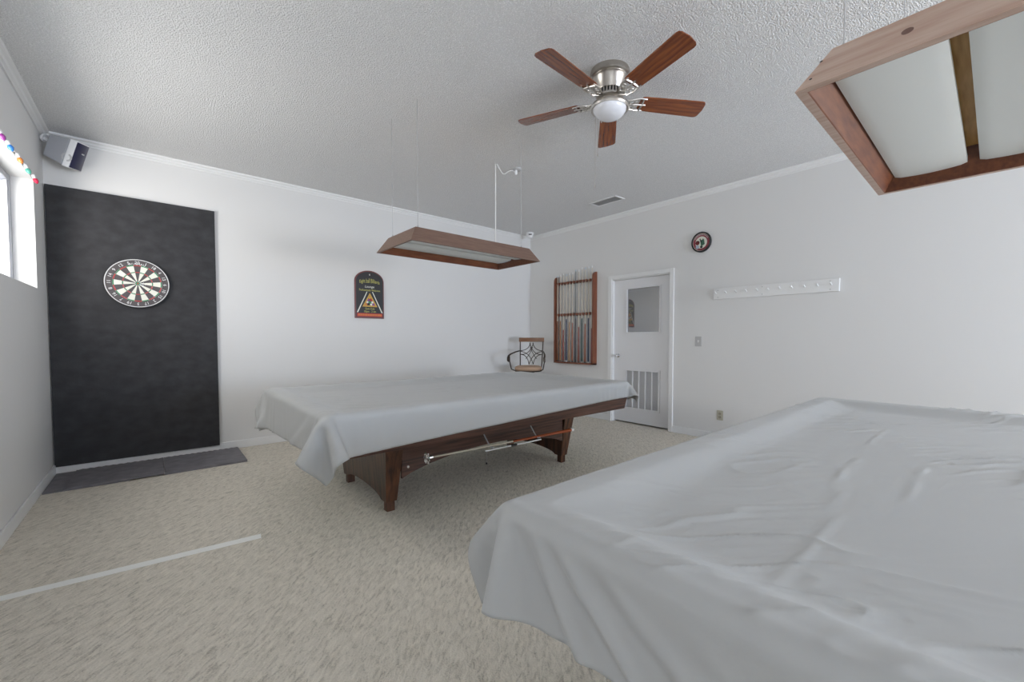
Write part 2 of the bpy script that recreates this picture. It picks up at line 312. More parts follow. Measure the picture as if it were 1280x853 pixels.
# ------------------------------------------------------------------ draped covers: a small position-based cloth solver
def smooth01(t): t = np.clip(t, 0, 1); return t*t*(3-2*t)
def drape(cx, cy, a, b, zt, W_, H_, offx, offy, rot, seed, sp=0.030, steps=260, iters=12, slack=0.006, bed=0.040):
    nx, ny = int(round(W_/sp))+1, int(round(H_/sp))+1
    gx = np.linspace(-W_/2, W_/2, nx); gy = np.linspace(-H_/2, H_/2, ny)
    X, Y = np.meshgrid(gx, gy, indexing='ij'); hx, hy = gx[1]-gx[0], gy[1]-gy[0]
    c, s = math.cos(rot), math.sin(rot); rs = np.random.RandomState(seed)
    P = np.zeros((nx, ny, 3)); k = 1-slack
    P[..., 0] = (c*X-s*Y)*k+offx; P[..., 1] = (s*X+c*Y)*k+offy
    # slow random heights give the trapped slack its creases
    Z = np.zeros((nx, ny))
    for _ in range(26):
        ang = rs.normal(0.87, 0.35); f = rs.uniform(8, 26); ph = rs.uniform(0, 6.28)
        x0, y0 = rs.uniform(-W_/2, W_/2), rs.uniform(-H_/2, H_/2); R = rs.uniform(0.15, 0.5)
        Z += 0.0022*np.sin(f*(X*math.cos(ang)+Y*math.sin(ang))+ph)*np.exp(-((X-x0)**2+(Y-y0)**2)/R**2)
    P[..., 2] = zt+0.010+Z
    th = 0.007; rad = 0.016; V = np.zeros_like(P); dt = 1/120.0; G = 3.2
    d1 = math.hypot(hx, hy)
    def cons(A, B, L, st):
        d = B-A; l = np.sqrt((d*d).sum(-1, keepdims=True))+1e-9; q = d*(0.5*st*(l-L)/l); return q
    def sets():
        for ax in (0, 1):
            for o in (0, 1): yield ('s', ax, o)
        for o in (0, 1):
            yield ('d1', 0, o); yield ('d2', 0, o)
        for ax in (0, 1):
            for o in (0, 1, 2, 3): yield ('b', ax, o)
    order = list(sets())
    def collide(P, Q):
        x, y, z = P[..., 0], P[..., 1], P[..., 2]
        ix = a-np.abs(x); iy = b-np.abs(y); ins = np.minimum(ix, iy)
        # recessed bed inside the cushions
        top = zt-bed*smooth01((ins-0.075)/0.14)+th
        inner = ins > rad
        hit = inner & (z < top)
        P[..., 2] = np.where(hit, top, z)
        # rounded outer edge
        qx = np.abs(x)-(a-rad); qy = np.abs(y)-(b-rad); qz = z-(zt-rad)
        mx, my, mz = np.maximum(qx, 0), np.maximum(qy, 0), np.maximum(qz, 0)
        L = np.sqrt(mx*mx+my*my+mz*mz); ind = np.minimum(np.maximum(np.maximum(qx, qy), qz), 0)
        d = L+ind-rad
        h2 = (~inner) & (d < th) & (z > 0.3)
        out = L > 1e-6
        gxn = np.where(out, mx*np.sign(x)/(L+1e-9), np.where(qx > qy, np.sign(x), 0)*(np.maximum(qx, qy) > qz))
        gyn = np.where(out, my*np.sign(y)/(L+1e-9), np.where(qx <= qy, np.sign(y), 0)*(np.maximum(qx, qy) > qz))
        gzn = np.where(out, mz/(L+1e-9), (qz >= np.maximum(qx, qy))*1.0)
        push = np.where(h2, th-d, 0)
        P[..., 0] += gxn*push; P[..., 1] += gyn*push; P[..., 2] += gzn*push
        con = hit | h2
        fr = np.where(con, 0.55, 0.0)[..., None]
        dlt = (P-Q); dlt[..., 2] = 0
        P -= dlt*fr
    for t in range(steps):
        Q = P.copy()
        V[..., 2] -= G*dt; V *= (0.99 if t < 170 else 0.95); sp_ = np.sqrt((V*V).sum(-1, keepdims=True)); V *= np.minimum(1, 2.0/(sp_+1e-9))
        P = P+V*dt
        for it in range(iters):
            for kind, ax, o in order:
                if kind == 's':
                    if ax == 0:
                        m_ = (nx-o)//2; A = P[o:o+2*m_:2]; B = P[o+1:o+1+2*m_:2]; q = cons(A, B, hx, 1); A += q; B -= q
                    else:
                        m_ = (ny-o)//2; A = P[:, o:o+2*m_:2]; B = P[:, o+1:o+1+2*m_:2]; q = cons(A, B, hy, 1); A += q; B -= q
                elif kind == 'd1':
                    m_ = (nx-o)//2; A = P[o:o+2*m_:2, :-1]; B = P[o+1:o+1+2*m_:2, 1:]; q = cons(A, B, d1, 0.25); A += q; B -= q
                elif kind == 'd2':
                    m_ = (nx-o)//2; A = P[o:o+2*m_:2, 1:]; B = P[o+1:o+1+2*m_:2, :-1]; q = cons(A, B, d1, 0.25); A += q; B -= q
                elif it % 3 == 0:
                    if ax == 0:
                        m_ = (nx-o)//4
                        if m_ > 0: A = P[o:o+4*m_:4][:m_]; B = P[o+2:o+2+4*m_:4][:m_]; n_ = min(len(A), len(B)); A = A[:n_]; B = B[:n_]; q = cons(A, B, 2*hx, 0.03); A += q; B -= q
                    else:
                        m_ = (ny-o)//4
                        if m_ > 0: A = P[:, o:o+4*m_:4][:, :m_]; B = P[:, o+2:o+2+4*m_:4][:, :m_]; n_ = min(A.shape[1], B.shape[1]); A = A[:, :n_]; B = B[:, :n_]; q = cons(A, B, 2*hy, 0.03); A += q; B -= q
            if it % 2 == 1: collide(P, Q)
        collide(P, Q); V = (P-Q)/dt
    P[..., 0] += cx; P[..., 1] += cy
    return P
def refine(P):   # twice as fine, keeping the curves smooth
    def up(A, axis):
        A = np.moveaxis(A, axis, 0); n0 = len(A); E = np.concatenate([2*A[:1]-A[1:2], A, 2*A[-1:]-A[-2:-1]])
        mid = (-E[:-3]+9*E[1:-2]+9*E[2:-1]-E[3:])/16; R = np.zeros((2*n0-1,)+A.shape[1:]); R[::2] = A; R[1::2] = mid
        return np.moveaxis(R, 0, axis)
    return up(up(P, 0), 1)
def cover(name, P, label, crease, folds=(), times=1, skirt=()):
    for _ in range(times-1): P = refine(P)
    nx, ny = P.shape[:2]; du = np.gradient(P, axis=0); dv = np.gradient(P, axis=1); N = np.cross(du, dv); N /= np.linalg.norm(N, axis=-1, keepdims=True)+1e-9
    D = np.zeros((nx, ny)); ca, sa = math.cos(math.radians(-41)), math.sin(math.radians(-41))
    for i in range(nx):
        for j in range(ny):
            x, y, z_ = P[i, j]; w = noise.noise(Vector((x*2.2, y*2.2, 3.1)))*0.10
            u, v = x*ca+y*sa, -x*sa+y*ca+w
            n1 = 1-abs(noise.noise(Vector((u*2.6, v*11, z_*2))))*2.0; n2 = 1-abs(noise.noise(Vector((u*5+9, v*24+4, z_*2))))*2.2
            mk = max(0.0, min(1.0, 0.45+1.5*noise.noise(Vector((x*1.6+7, y*1.6, 0))))); mk *= max(0.0, min(1.0, (N[i, j, 2]-0.9)*12))
            D[i, j] = crease*mk*(max(n1, 0)**6+0.45*max(n2, 0)**5)+0.0012*noise.noise(Vector((u*4, v*12, z_*6)))
            for (x0, x1, yc, am) in folds:
                yy = yc+0.010*noise.noise(Vector((x*5, 2.0, 0))); e = min(1, max(0, (x-x0)/0.08))*min(1, max(0, (x1-x)/0.08))
                if e > 0: D[i, j] += am*e*math.exp(-((y-yy)/0.011)**2)*(0.65+0.7*noise.noise(Vector((x*7, 5.0, 0))))
    for (y0, z0, dy, dz, am, wd) in skirt:      # slanting folds in the hanging left end
        L = math.hypot(dy, dz); dy /= L; dz /= L
        t = (P[..., 1]-y0)*dy+(P[..., 2]-z0)*dz; q = -(P[..., 1]-y0)*dz+(P[..., 2]-z0)*dy
        face = np.clip((-N[..., 0]*np.sign(N[..., 2].mean())-0.35)*3, 0, 1)
        D += face*am*np.clip(t/0.12, 0, 1.3)*(np.exp(-(q/wd)**2)-0.5*np.exp(-((q-wd*1.5)/wd)**2))
    P = P+N*D[..., None]
    o0 = Vector((float(P[..., 0].mean()), float(P[..., 1].mean()), 0.785)); vs = (P.reshape(-1, 3)-np.array(o0)).tolist()
    fs = [(i*ny+j, (i+1)*ny+j, (i+1)*ny+j+1, i*ny+j+1) for i in range(nx-1) for j in range(ny-1)]
    me = bpy.data.meshes.new(name); me.from_pydata(vs, [], fs); me.update(); me.materials.append(m_cloth)
    me.polygons.foreach_set('use_smooth', [True]*len(me.polygons))
    o = bpy.data.objects.new(name, me); C.objects.link(o); o.location = o0
    s = o.modifiers.new('thickness', 'SOLIDIFY'); s.thickness = 0.0015; s.offset = 1
    return tag(o, label, 'table cover')

# ------------------------------------------------------------------ pool tables
def pool_table(cx, cy, label, extras):
    t = thing('pool_table', (cx, cy, 0), label, 'pool table')
    def P(mb, name, m, parent=None, **k): return mb.build(name, m, parent or t, **k)
    A, B, ZT = 1.345, 0.805, 0.781
    # apron: slanted boards below the rails
    ap = MB(); az = 0.525; ix = 0.035
    q = lambda s, z, e: [(-A+s+e, -B+s+e, z), (A-s-e, -B+s+e, z), (A-s-e, B-s-e, z), (-A+s+e, B-s-e, z)]
    for k in range(4):
        o1, o2, i1, i2 = q(ix, az, 0), q(0, 0.735, 0), q(ix, az, 0.03), q(0, 0.735, 0.03); j = (k+1) % 4
        ap.hexa([o1[k], o1[j], i1[j], i1[k]], [o2[k], o2[j], i2[j], i2[k]])
    P(ap, 'apron', m_wood)
    rl = MB()
    for b in [(-A+0.01, -B+0.01, 0.735, A-0.01, -B+0.060, ZT-0.016), (-A+0.01, B-0.060, 0.735, A-0.01, B-0.01, ZT-0.016), (-A+0.01, -B+0.060, 0.735, -A+0.060, B-0.060, ZT-0.016), (A-0.060, -B+0.060, 0.735, A-0.01, B-0.060, ZT-0.016)]: rl.box(*b)
    P(rl, 'rail', m_wood, bevel=0.018)
    P(MB().box(-A+0.04, -B+0.04, 0.60, A-0.04, B-0.04, 0.726), 'slate_bed', m_green)
    # cabinet with arched long sides
    for s in (-1, 1):
        y = s*0.42; pts = [(-0.80, 0.225)]
        for k in range(25):
            u = -1+2*k/24; pts.append((u*0.80, 0.225+0.120*(1-u*u)**0.8 if abs(u) < 1 else 0.225))
        pts = pts[1:]+[(0.80, 0.56), (-0.80, 0.56)]
        cb = MB(); cb.prism([(x, y-0.012, z) for x, z in pts], (0, 0.024, 0)); P(cb, 'side_panel', m_wood)
    P(MB().box(-0.80, -0.40, 0.45, 0.80, 0.40, 0.60), 'bed_frame', m_dark)
    # end supports: tapering panel with an arch between two feet
    for s in (-1, 1):
        lg = MB(); prof = [(-0.405, 0.07), (-0.335, 0.07)]
        for k in range(17):
            th = math.pi*k/16; prof.append((-0.315*math.cos(th), 0.075+0.045*math.sin(th)**1.1))
        prof += [(0.335, 0.07), (0.405, 0.07), (0.485, 0.56), (-0.485, 0.56)]
        xo = lambda z: s*(0.895+0.035*z/0.5); xi = lambda z: s*(0.825-0.025*z/0.5)
        n = len(prof); vs = [(xo(z), y, z) for y, z in prof]+[(xi(z), y, z) for y, z in prof]
        # faces of the concave profile are split into vertical strips so that they stay clean
        bmx = bmesh.new(); bv = [bmx.verts.new(v) for v in vs]
        bmx.faces.new(bv[:n]); bmx.faces.new(bv[n:][::-1])
        for i in range(n): bmx.faces.new((bv[i], bv[n+i], bv[n+(i+1) % n], bv[(i+1) % n]))
        bmesh.ops.triangulate(bmx, faces=[f for f in bmx.faces if len(f.verts) > 4]); bmx.verts.index_update()
        lg.add([Vector((v.co.x, v.co.y*1.06+0.035, v.co.z)) for v in bmx.verts], [tuple(v.index for v in f.verts) for f in bmx.faces]); bmx.free()
        e = P(lg, 'leg', m_woodleg)
        for sy in (-1, 1):
            ft = MB(); x0, x1 = sorted((s*0.833, s*0.888)); y0, y1 = sorted((sy*0.366+0.035, sy*0.419+0.035)); ft.box(x0, y0, 0, x1, y1, 0.072)
            ft.build('foot', m_woodleg, e)
    if extras:
        for x in (-0.15, 0.34):
            hk = MB(); hk.tube([(x-0.012, -0.435, 0.495), (x-0.010, -0.47, 0.485), (x+0.010, -0.545, 0.372), (x+0.012, -0.575, 0.352), (x+0.010, -0.60, 0.362)], 0.005)
            hk.tube([(x-0.012, -0.434, 0.495), (x-0.012, -0.44, 0.495)], 0.014); P(hk, 'cue_hook', m_hook, smooth=True)
        for (x, z) in ((-0.755, 0.46), (-0.755, 0.30), (0.75, 0.46)):
            P(MB().lathe([(0.011, 0), (0.009, 0.004), (0, 0.005)], (x, -0.432, z), (0, -1, 0), 12), 'bolt_head', m_chrome, smooth=True)
    return t
pool_table(2.735, -2.34, 'dark walnut pool table with arched legs showing beneath its grey cover, in mid-room', True)
P1 = drape(2.70, -2.34, 1.365, 0.805, 0.781, 3.15, 1.99, -0.060, -0.000, 0.036, 3, slack=0.0015)
cover('table_cover', P1, 'grey vinyl cover over the smaller looking far pool table, corner flap hanging at left', 0.007, (), 2, ((-3.10, 0.77, 0.22, -0.20, 0.012, 0.030), (-2.95, 0.74, 0.25, -0.12, 0.007, 0.030), (-1.75, 0.77, 0.12, -0.25, 0.010, 0.028), (-1.95, 0.77, 0.05, -0.25, 0.006, 0.028)))
pool_table(2.74, -5.48, 'pool table nearest the camera, almost wholly hidden under a large grey cover', False)
P2 = drape(2.74, -5.48, 1.425, 0.805, 0.781, 3.27, 1.95, -0.010, -0.020, 0.0, 8, slack=0.0015)
cover('table_cover', P2, 'grey vinyl cover over the near pool table filling the lower right, wrinkled on top', 0.009, ((1.45, 1.99, -5.245, 0.005), (2.0, 2.2, -5.215, 0.006), (2.24, 2.66, -5.17, 0.006), (2.2, 2.7, -5.345, 0.004), (2.9, 3.4, -5.15, 0.004)), 3, ((-4.80, 0.79, -0.16, -0.22, 0.012, 0.022), (-4.86, 0.79, -0.24, -0.20, 0.012, 0.018), (-4.97, 0.78, -0.26, -0.16, 0.007, 0.018), (-5.15, 0.75, -0.26, -0.15, 0.004, 0.02)))

# sticks hanging on the hooks of the far table
def rod(pts, r, name, m, parent): return MB().tube(pts, r, 10).build(name, m, parent, smooth=True)
bs = thing('bridge_stick', (2.80, -2.90, 0.36), 'long pool bridge stick with chrome bridge head and orange brown butt, hung on table hooks', 'bridge stick')
zz = lambda x: 0.004+(-0.012)*x
rod([(-0.72, 0, zz(-0.72)), (0.02, 0, zz(0.02))], [0.006, 0.009], 'shaft', m_maple, bs)
rod([(0.02, 0, zz(0.02)), (0.71, 0, zz(0.71))], [0.009, 0.015], 'butt', flat('orange_butt_lacquer', (0.36, 0.085, 0.03), 0.25), bs)
MB().lathe([(0.016, 0), (0.019, 0.005), (0.019, 0.028), (0.012, 0.034)], (0.71, 0, zz(0.71)), (1, 0, 0), 16).build('rubber_bumper', m_white, bs, smooth=True)
bh = MB(); pts = []
for k in range(25):
    a = 2*math.pi*k/24; rr = 0.034+0.007*math.cos(6*a); pts.append((-0.745, rr*1.05*math.cos(a), 0.012+rr*math.sin(a)))
bh.tube(pts[:-1], 0.005, 8, True); bh.tube([(-0.745, 0, -0.02), (-0.745, 0, 0.045)], 0.006); bh.tube([(-0.745, -0.03, 0.012), (-0.745, 0.03, 0.012)], 0.005); bh.tube([(-0.75, 0, 0.01), (-0.70, 0, 0.012)], 0.011)
bh.build('bridge_head', m_chrome, bs, smooth=True)
ws = thing('cue_extension', (2.80, -2.925, 0.342), 'slim white and black metal rod hung on the hooks beneath the bridge stick', 'cue')
rod([(-0.27, 0, 0.0), (0.31, 0, -0.004)], 0.0065, 'shaft', m_white, ws)
MB().lathe([(0.009, -0.03), (0.011, -0.02), (0.011, 0.02), (0.009, 0.03)], (0.01, 0, -0.002), (1, 0, 0), 14).build('joint_collar', m_dark, ws, smooth=True)
rod([(-0.255, 0, 0.0), (-0.255, 0.004, -0.09)], 0.0012, 'cord', m_wire, ws)
MB().lathe([(0.0, 0.0), (0.006, 0.004), (0.006, 0.016), (0, 0.02)], (-0.255, 0.004, -0.108), (0, 0, 1), 10).build('cord_end', m_dark, ws, smooth=True)

# ------------------------------------------------------------------ hanging billiard lights
def billiard_light(x0, x1, y0, y1, z0, label, wood, dip):
    cx, cy = (x0+x1)/2, (y0+y1)/2; a, b, h, s, t = (x1-x0)/2, (y1-y0)/2, 0.12, 0.072, (0.026 if wood is m_shade2 else 0.018)
    L = thing('billiard_light', (cx, cy, z0), label, 'hanging light', 'wooden billiard lights hung over the two tables')
    q = lambda e, z, k: [(-a+e, -b+e, z), (a-e, -b+e, z), (a-e, b-e, z), (-a+e, b-e, z)]
    o1, o2, i1, i2 = q(0, 0, 0), q(s, h, 0), q(t, 0, 0), q(s+t, h, 0); ii1, ii2 = q(t+0.003, 0.002, 0), q(s+t+0.003, h, 0)
    for k in range(4):
        j = (k+1) % 4
        bd = MB().hexa([o1[k], o1[j], i1[j], i1[k]], [o2[k], o2[j], i2[j], i2[k]]).build('shade_board', wood, L, bevel=0.0015)
        ln = MB().hexa([i1[k], i1[j], ii1[j], ii1[k]], [i2[k], i2[j], ii2[j], ii2[k]]).build('inner_lining', m_inner, bd)
        if wood is m_shade2 and k == 3:
            kn = MB(); kn.m = 0
            f = (z_ := 0.065); xo = -a+s*f/h-0.0006; c0 = Vector((xo, 0.105, f)); nrm = Vector((-h, 0, -s)).normalized()
            kn.lathe([(0.0, 0), (0.012, 0.0004)], (-a+s*f/h, 0.085, f), (-h, 0, s), 20)
            kn.build('wood_knot', flat('dark_knot', (0.16, 0.08, 0.06)), bd)
            for f2 in (0.03, 0.085): MB().lathe([(0.004, 0), (0, 0.001)], (-a+s*f2/h, b-0.035-0.3*(f2-0.03), f2), (-h, 0, s), 10).build('screw', m_dark, bd)
    # rabbet rim inside the lower edge
    MB().box(-a+s+0.015, -b+s+0.015, h-0.012, a-s-0.015, b-s-0.015, h).build('top_board', m_ply, L)
    # two wrap-around fluorescent fittings side by side
    hw = 0.1175; X0, X1 = (-a+0.085, a-0.050) if wood is m_shade2 else (-a+0.080, a-0.080)
    for sgn in (-1, 1):
        yc = sgn*(hw+0.018)
        tr = MB().box(X0+0.012, yc-hw+0.02, 0.075, X1-0.012, yc+hw-0.02, h-0.012).build('lamp_tray', m_tray, L)
        pr = [(yc-hw, 0.075), (yc-hw, 0.053)]+[(yc-hw+hw*2*k/12, 0.049-0.006*math.sin(math.pi*k/12)) for k in range(1, 12)]+[(yc+hw, 0.053), (yc+hw, 0.075)]
        MB().prism([(X0, y, z) for y, z in pr], (X1-X0, 0, 0)).build('diffuser', m_diff, L, smooth=True)
        for e in (-1, 1):
            p2 = [(yc-hw-0.002, 0.079), (yc-hw-0.002, 0.052)]+[(yc-hw+hw*2*k/12, 0.047-0.007*math.sin(math.pi*k/12)) for k in range(1, 12)]+[(yc+hw+0.002, 0.052), (yc+hw+0.002, 0.079)]
            MB().prism([((X0-0.020 if e < 0 else X1), y, z) for y, z in p2], (0.020 if e < 0 else 0.006, 0, 0)).build('end_cap', m_tray, tr)
    return L
ZL = 1.90
billiard_light(2.05, 3.31, -2.70, -2.07, ZL, 'long brown wooden billiard light with twin diffusers hanging over the far table', m_shade, 0)
billiard_light(2.055, 3.33, -5.74, -5.098, ZL, 'knotty wooden billiard light with two big white diffusers above the near table, upper right', m_shade2, 0)
# suspension wires: each a thing between ceiling and fixture
for (x, y, lab) in ((2.135, -2.20, 'thin steel wire holding the far left corner of the far billiard light'), (2.155, -2.60, 'thin steel wire holding the near left corner of the far billiard light'),
                    (3.165, -2.60, 'thin steel wire holding the near right corner of the far billiard light'), (3.20, -2.16, 'thin steel wire at the far right corner of the far billiard light'),
                    (2.16, -5.19, 'thin steel wire at the far left corner of the near billiard light'), (3.20, -5.19, 'thin steel wire at the far right corner of the near billiard light'),
                    (2.16, -5.66, 'thin steel wire at the rear left corner of the near billiard light'), (3.20, -5.66, 'thin steel wire at the rear right corner of the near billiard light')):
    w = thing('hanging_wire', (x, y, 2.02), lab, 'wire', 'thin wires holding up the billiard lights')
    rod([(0, 0, 0), (0, 0, H-2.02)], 0.0016, 'wire', m_wire, w)
    MB().lathe([(0.008, 0), (0.008, 0.004), (0.003, 0.02)], (0, 0, 0), (0, 0, 1), 10).build('anchor', m_wire, w)
# ceiling box with white cord
jb = thing('ceiling_outlet', (3.51, -2.12, H), 'small round ceiling outlet box with white cord plugged in', 'outlet')
MB().lathe([(0.050, 0), (0.050, -0.012), (0.040, -0.020), (0.0, -0.022)], (0, 0, 0), (0, 0, 1), 24).build('box_cover', m_plate, jb, smooth=True)
MB().lathe([(0.016, 0), (0.016, -0.03), (0.010, -0.045)], (-0.01, 0.0, -0.020), (0, 0, 1), 14).build('plug', m_white, jb, smooth=True)
hx_, hy_ = 3.235, -2.125
cd = MB()
cpts = [(3.50, -2.12, H-0.05), (3.46, -2.115, H-0.028), (3.41, -2.11, H-0.05), (3.37, -2.10, H-0.085), (3.335, -2.105, H-0.09), (3.30, -2.11, H-0.06), (hx_+0.02, hy_, H-0.025), (hx_, hy_, H-0.03), (hx_, hy_, H-0.10), (hx_, hy_, 2.3), (hx_, hy_, 2.03)]
tag(cd.tube(cpts, 0.0045, 8).build('power_cord', m_cord, smooth=True, origin=(hx_, hy_, 2.03)), 'white power cord looping from the ceiling outlet down to the far billiard light', 'cord')

# ------------------------------------------------------------------ ceiling fan
FX, FY = 2.958, -3.745
fan = thing('ceiling_fan', (FX, FY, H), 'five-bladed ceiling fan with cherry blades, brushed nickel body and white bowl light', 'ceiling fan')
z = lambda v: v-H
MB().lathe([(0.128, z(2.962)), (0.132, z(2.945)), (0.128, z(2.925)), (0.118, z(2.918)), (0.122, z(2.910)), (0.112, z(2.90)), (0.098, z(2.835)), (0.094, z(2.825))], seg=48).build('motor_housing', m_nickel2, fan, smooth=True)
vt = MB(); vt.lathe([(0.080, z(2.826)), (0.078, z(2.798))], seg=40)
vt.build('vent_core', m_dark, fan)
vr = MB()
for k in range(28):
    a = 2*math.pi*k/28; r0, r1 = 0.079, 0.090; d = 0.0042
    c, s = math.cos(a), math.sin(a)
    vr.hexa([(r0*c-d*s, r0*s+d*c, z(2.798)), (r1*c-d*s, r1*s+d*c, z(2.798)), (r1*c+d*s, r1*s-d*c, z(2.798)), (r0*c+d*s, r0*s-d*c, z(2.798))],
            [(r0*c-d*s, r0*s+d*c, z(2.826)), (r1*c-d*s, r1*s+d*c, z(2.826)), (r1*c+d*s, r1*s-d*c, z(2.826)), (r0*c+d*s, r0*s-d*c, z(2.826))])
vr.build('vent_ribs', m_nickel, fan)
MB().lathe([(0.088, z(2.798)), (0.088, z(2.785)), (0.060, z(2.775)), (0.045, z(2.765)), (0.045, z(2.752))], seg=40).build('rotor', m_nickel, fan, smooth=True)
lk = MB().lathe([(0.050, z(2.765)), (0.095, z(2.757)), (0.122, z(2.742)), (0.128, z(2.725)), (0.122, z(2.715)), (0.108, z(2.718))], seg=48).build('light_ring', m_nickel, fan, smooth=True)
MB().lathe([(0.110, z(2.722)), (0.108, z(2.712)), (0.096, z(2.690)), (0.072, z(2.672)), (0.040, z(2.663)), (0.0, z(2.660))], seg=48).build('bowl_shade', m_frost, fan, smooth=True)
BZ = 2.775
for k in range(5):
    a = math.radians(39.7+72*k); ca, sa = math.cos(a), math.sin(a); pit = math.radians(-11)
    def W(r, t, h=0): return (r*ca-(t*math.cos(pit))*sa, r*sa+(t*math.cos(pit))*ca, z(BZ)+t*math.sin(pit)+h)
    ol = [(0.205, -0.040), (0.215, -0.055), (0.235, -0.060), (0.42, -0.066), (0.635, -0.071), (0.652, -0.066), (0.661, -0.052), (0.668, 0), (0.661, 0.052), (0.652, 0.066), (0.635, 0.071), (0.42, 0.066), (0.235, 0.060), (0.215, 0.055), (0.205, 0.040)]
    bl = MB(); n = len(ol); bl.add([W(r, t, 0) for r, t in ol]+[W(r, t, 0.006) for r, t in ol], [tuple(range(n))[::-1], tuple(range(n, 2*n))]+[(i, (i+1) % n, n+(i+1) % n, n+i) for i in range(n)])
    # build along local x so that the grain follows the blade
    b = bl.build('blade', m_blade, fan)
    R = Matrix.Rotation(a, 4, 'Z'); b.data.transform(R.inverted()); b.rotation_euler = (0, 0, a)
    ir = MB()
    for sg in (-1, 1):
        ir.tube([W(0.080, 0.012*sg, 0.010), W(0.110, 0.022*sg, -0.004), W(0.135, 0.034*sg, -0.010), W(0.165, 0.046*sg, -0.008), W(0.200, 0.053*sg, -0.005), W(0.245, 0.050*sg, -0.004)], [0.006, 0.006, 0.006, 0.006, 0.006, 0.004], 8)
        lp = [W(0.150+0.018*math.cos(q*math.pi/6), sg*0.020+0.016*math.sin(q*math.pi/6), -0.008) for q in range(12)]; ir.tube(lp, 0.004, 8, True)
        lp = [W(0.180+0.014*math.cos(q*math.pi/6), sg*0.030+0.014*math.sin(q*math.pi/6), -0.007) for q in range(12)]; ir.tube(lp, 0.004, 8, True)
    ir.tube([W(0.080, 0, 0.010), W(0.14, 0, -0.008), W(0.21, 0, -0.006), W(0.25, 0, -0.004)], 0.006, 8)
    ir.tube([W(0.222, -0.054, -0.004), W(0.228, 0, -0.004), W(0.222, 0.054, -0.004)], 0.006, 8)
    ir.build('blade_iron', m_nickel, fan, smooth=True)
for (dx, dy, zl) in ((-0.055, 0.075, 2.23), (0.0, 0.098, 2.46)):
    ch = MB(); ch.tube([(dx, dy, z(2.72)), (dx, dy, z(zl))], 0.0016, 6); ch.lathe([(0, 0), (0.004, 0.004), (0.004, 0.02), (0, 0.024)], (dx, dy, z(zl)-0.02), seg=8)
    ch.build('pull_chain', m_nickel, fan, smooth=True)

# ------------------------------------------------------------------ ceiling vent
vn = thing('ceiling_vent', (5.01, -2.12, H), 'white rectangular ceiling air vent with dark slats near the right wall', 'vent')
fr = MB(); a, b, t = 0.10, 0.215, 0.028
for q in [(-a, -b, a, -b+t), (-a, b-t, a, b), (-a, -b+t, -a+t, b-t), (a-t, -b+t, a, b-t)]: fr.box(q[0], q[1], -0.010, q[2], q[3], 0)
fr.build('vent_frame', m_white, vn, bevel=0.003)
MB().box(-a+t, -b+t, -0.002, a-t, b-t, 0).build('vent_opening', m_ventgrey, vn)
sl = MB()
for k in range(9):
    x = -a+t+(k+0.5)*(2*a-2*t)/9; sl.hexa([(x-0.005, -b+t, -0.009), (x-0.0035, -b+t, -0.009), (x-0.0035, b-t, -0.009), (x-0.005, b-t, -0.009)], [(x+0.003, -b+t, -0.002), (x+0.0045, -b+t, -0.002), (x+0.0045, b-t, -0.002), (x+0.003, b-t, -0.002)])
sl.build('slats', m_white, vn)
# motion sensor in the corner
ms = thing('motion_sensor', (5.36, -0.26, H), 'small white round sensor on the ceiling in the far corner', 'sensor')
MB().lathe([(0.060, 0), (0.062, -0.02), (0.055, -0.055), (0.045, -0.085), (0.030, -0.092), (0.0, -0.094)], seg=28).build('housing', m_white, ms, smooth=True)
MB().box(-0.068, -0.025, -0.050, -0.054, 0.025, -0.036).build('lens', m_ink, ms)
for o_ in ms.children:
    if o_.name.startswith('lens'): o_.rotation_euler = (0, 0, math.radians(48))

# ------------------------------------------------------------------ dart corner
bb = MB().box(0.008, -0.032, 0.065, 1.168, -0.003, 2.515).build('backing_board', m_black, bevel=0.003, origin=(0.6, -0.015, 0.065))
tag(bb, 'tall black felt-covered board against the wall behind the dartboard', 'backing board')
dbx, dbz, dby = 0.573, 1.712, -0.032
db = thing('dartboard', (dbx, dby, dbz), 'round bristle dartboard hung on the tall black board', 'dartboard')
MB().lathe([(0.226, 0), (0.228, 0.004), (0.228, 0.034), (0.224, 0.038), (0.0, 0.038)], (0, 0, 0), (0, -1, 0), 64).build('bristle_body', m_greydk, db, smooth=True)
def ring_seg(mb, r0, r1, a0, a1, y, n=5):
    vs = []; 
    for k in range(n+1):
        a = a0+(a1-a0)*k/n
        for r in (r0, r1): vs.append((r*math.sin(a), y, r*math.cos(a)))
    mb.add(vs, [(2*k, 2*k+1, 2*k+3, 2*k+2) for k in range(n)])
seg = math.pi/10; face = MB(); sc_ = 0.228/0.2255
for k in range(20):
    a0, a1 = (k-0.5)*seg, (k+0.5)*seg; dark = k % 2 == 0
    for r0, r1, m_ in ((0.016, 0.099, 1 if dark else 0), (0.099, 0.107, 2 if dark else 3), (0.107, 0.162, 1 if dark else 0), (0.162, 0.171, 2 if dark else 3)):
        face.m = m_; ring_seg(face, r0, r1, a0, a1, -0.0385)
    face.m = 3; ring_seg(face, 0.007, 0.016, a0, a1, -0.0385); face.m = 2; ring_seg(face, 0.0, 0.007, a0, a1, -0.0385)
face.build('scoring_face', [m_cream, m_greydk, m_red, m_green], db)
wr = MB()
for r in (0.007, 0.016, 0.099, 0.107, 0.162, 0.171): wr.tube([(r*math.sin(q*math.pi/24), -0.0395, r*math.cos(q*math.pi/24)) for q in range(48)], 0.0008, 4, True)
for k in range(20): a = (k+0.5)*seg; wr.tube([(0.016*math.sin(a), -0.0395, 0.016*math.cos(a)), (0.172*math.sin(a), -0.0395, 0.172*math.cos(a))], 0.0008, 4)
wr.build('wires', m_chrome, db)
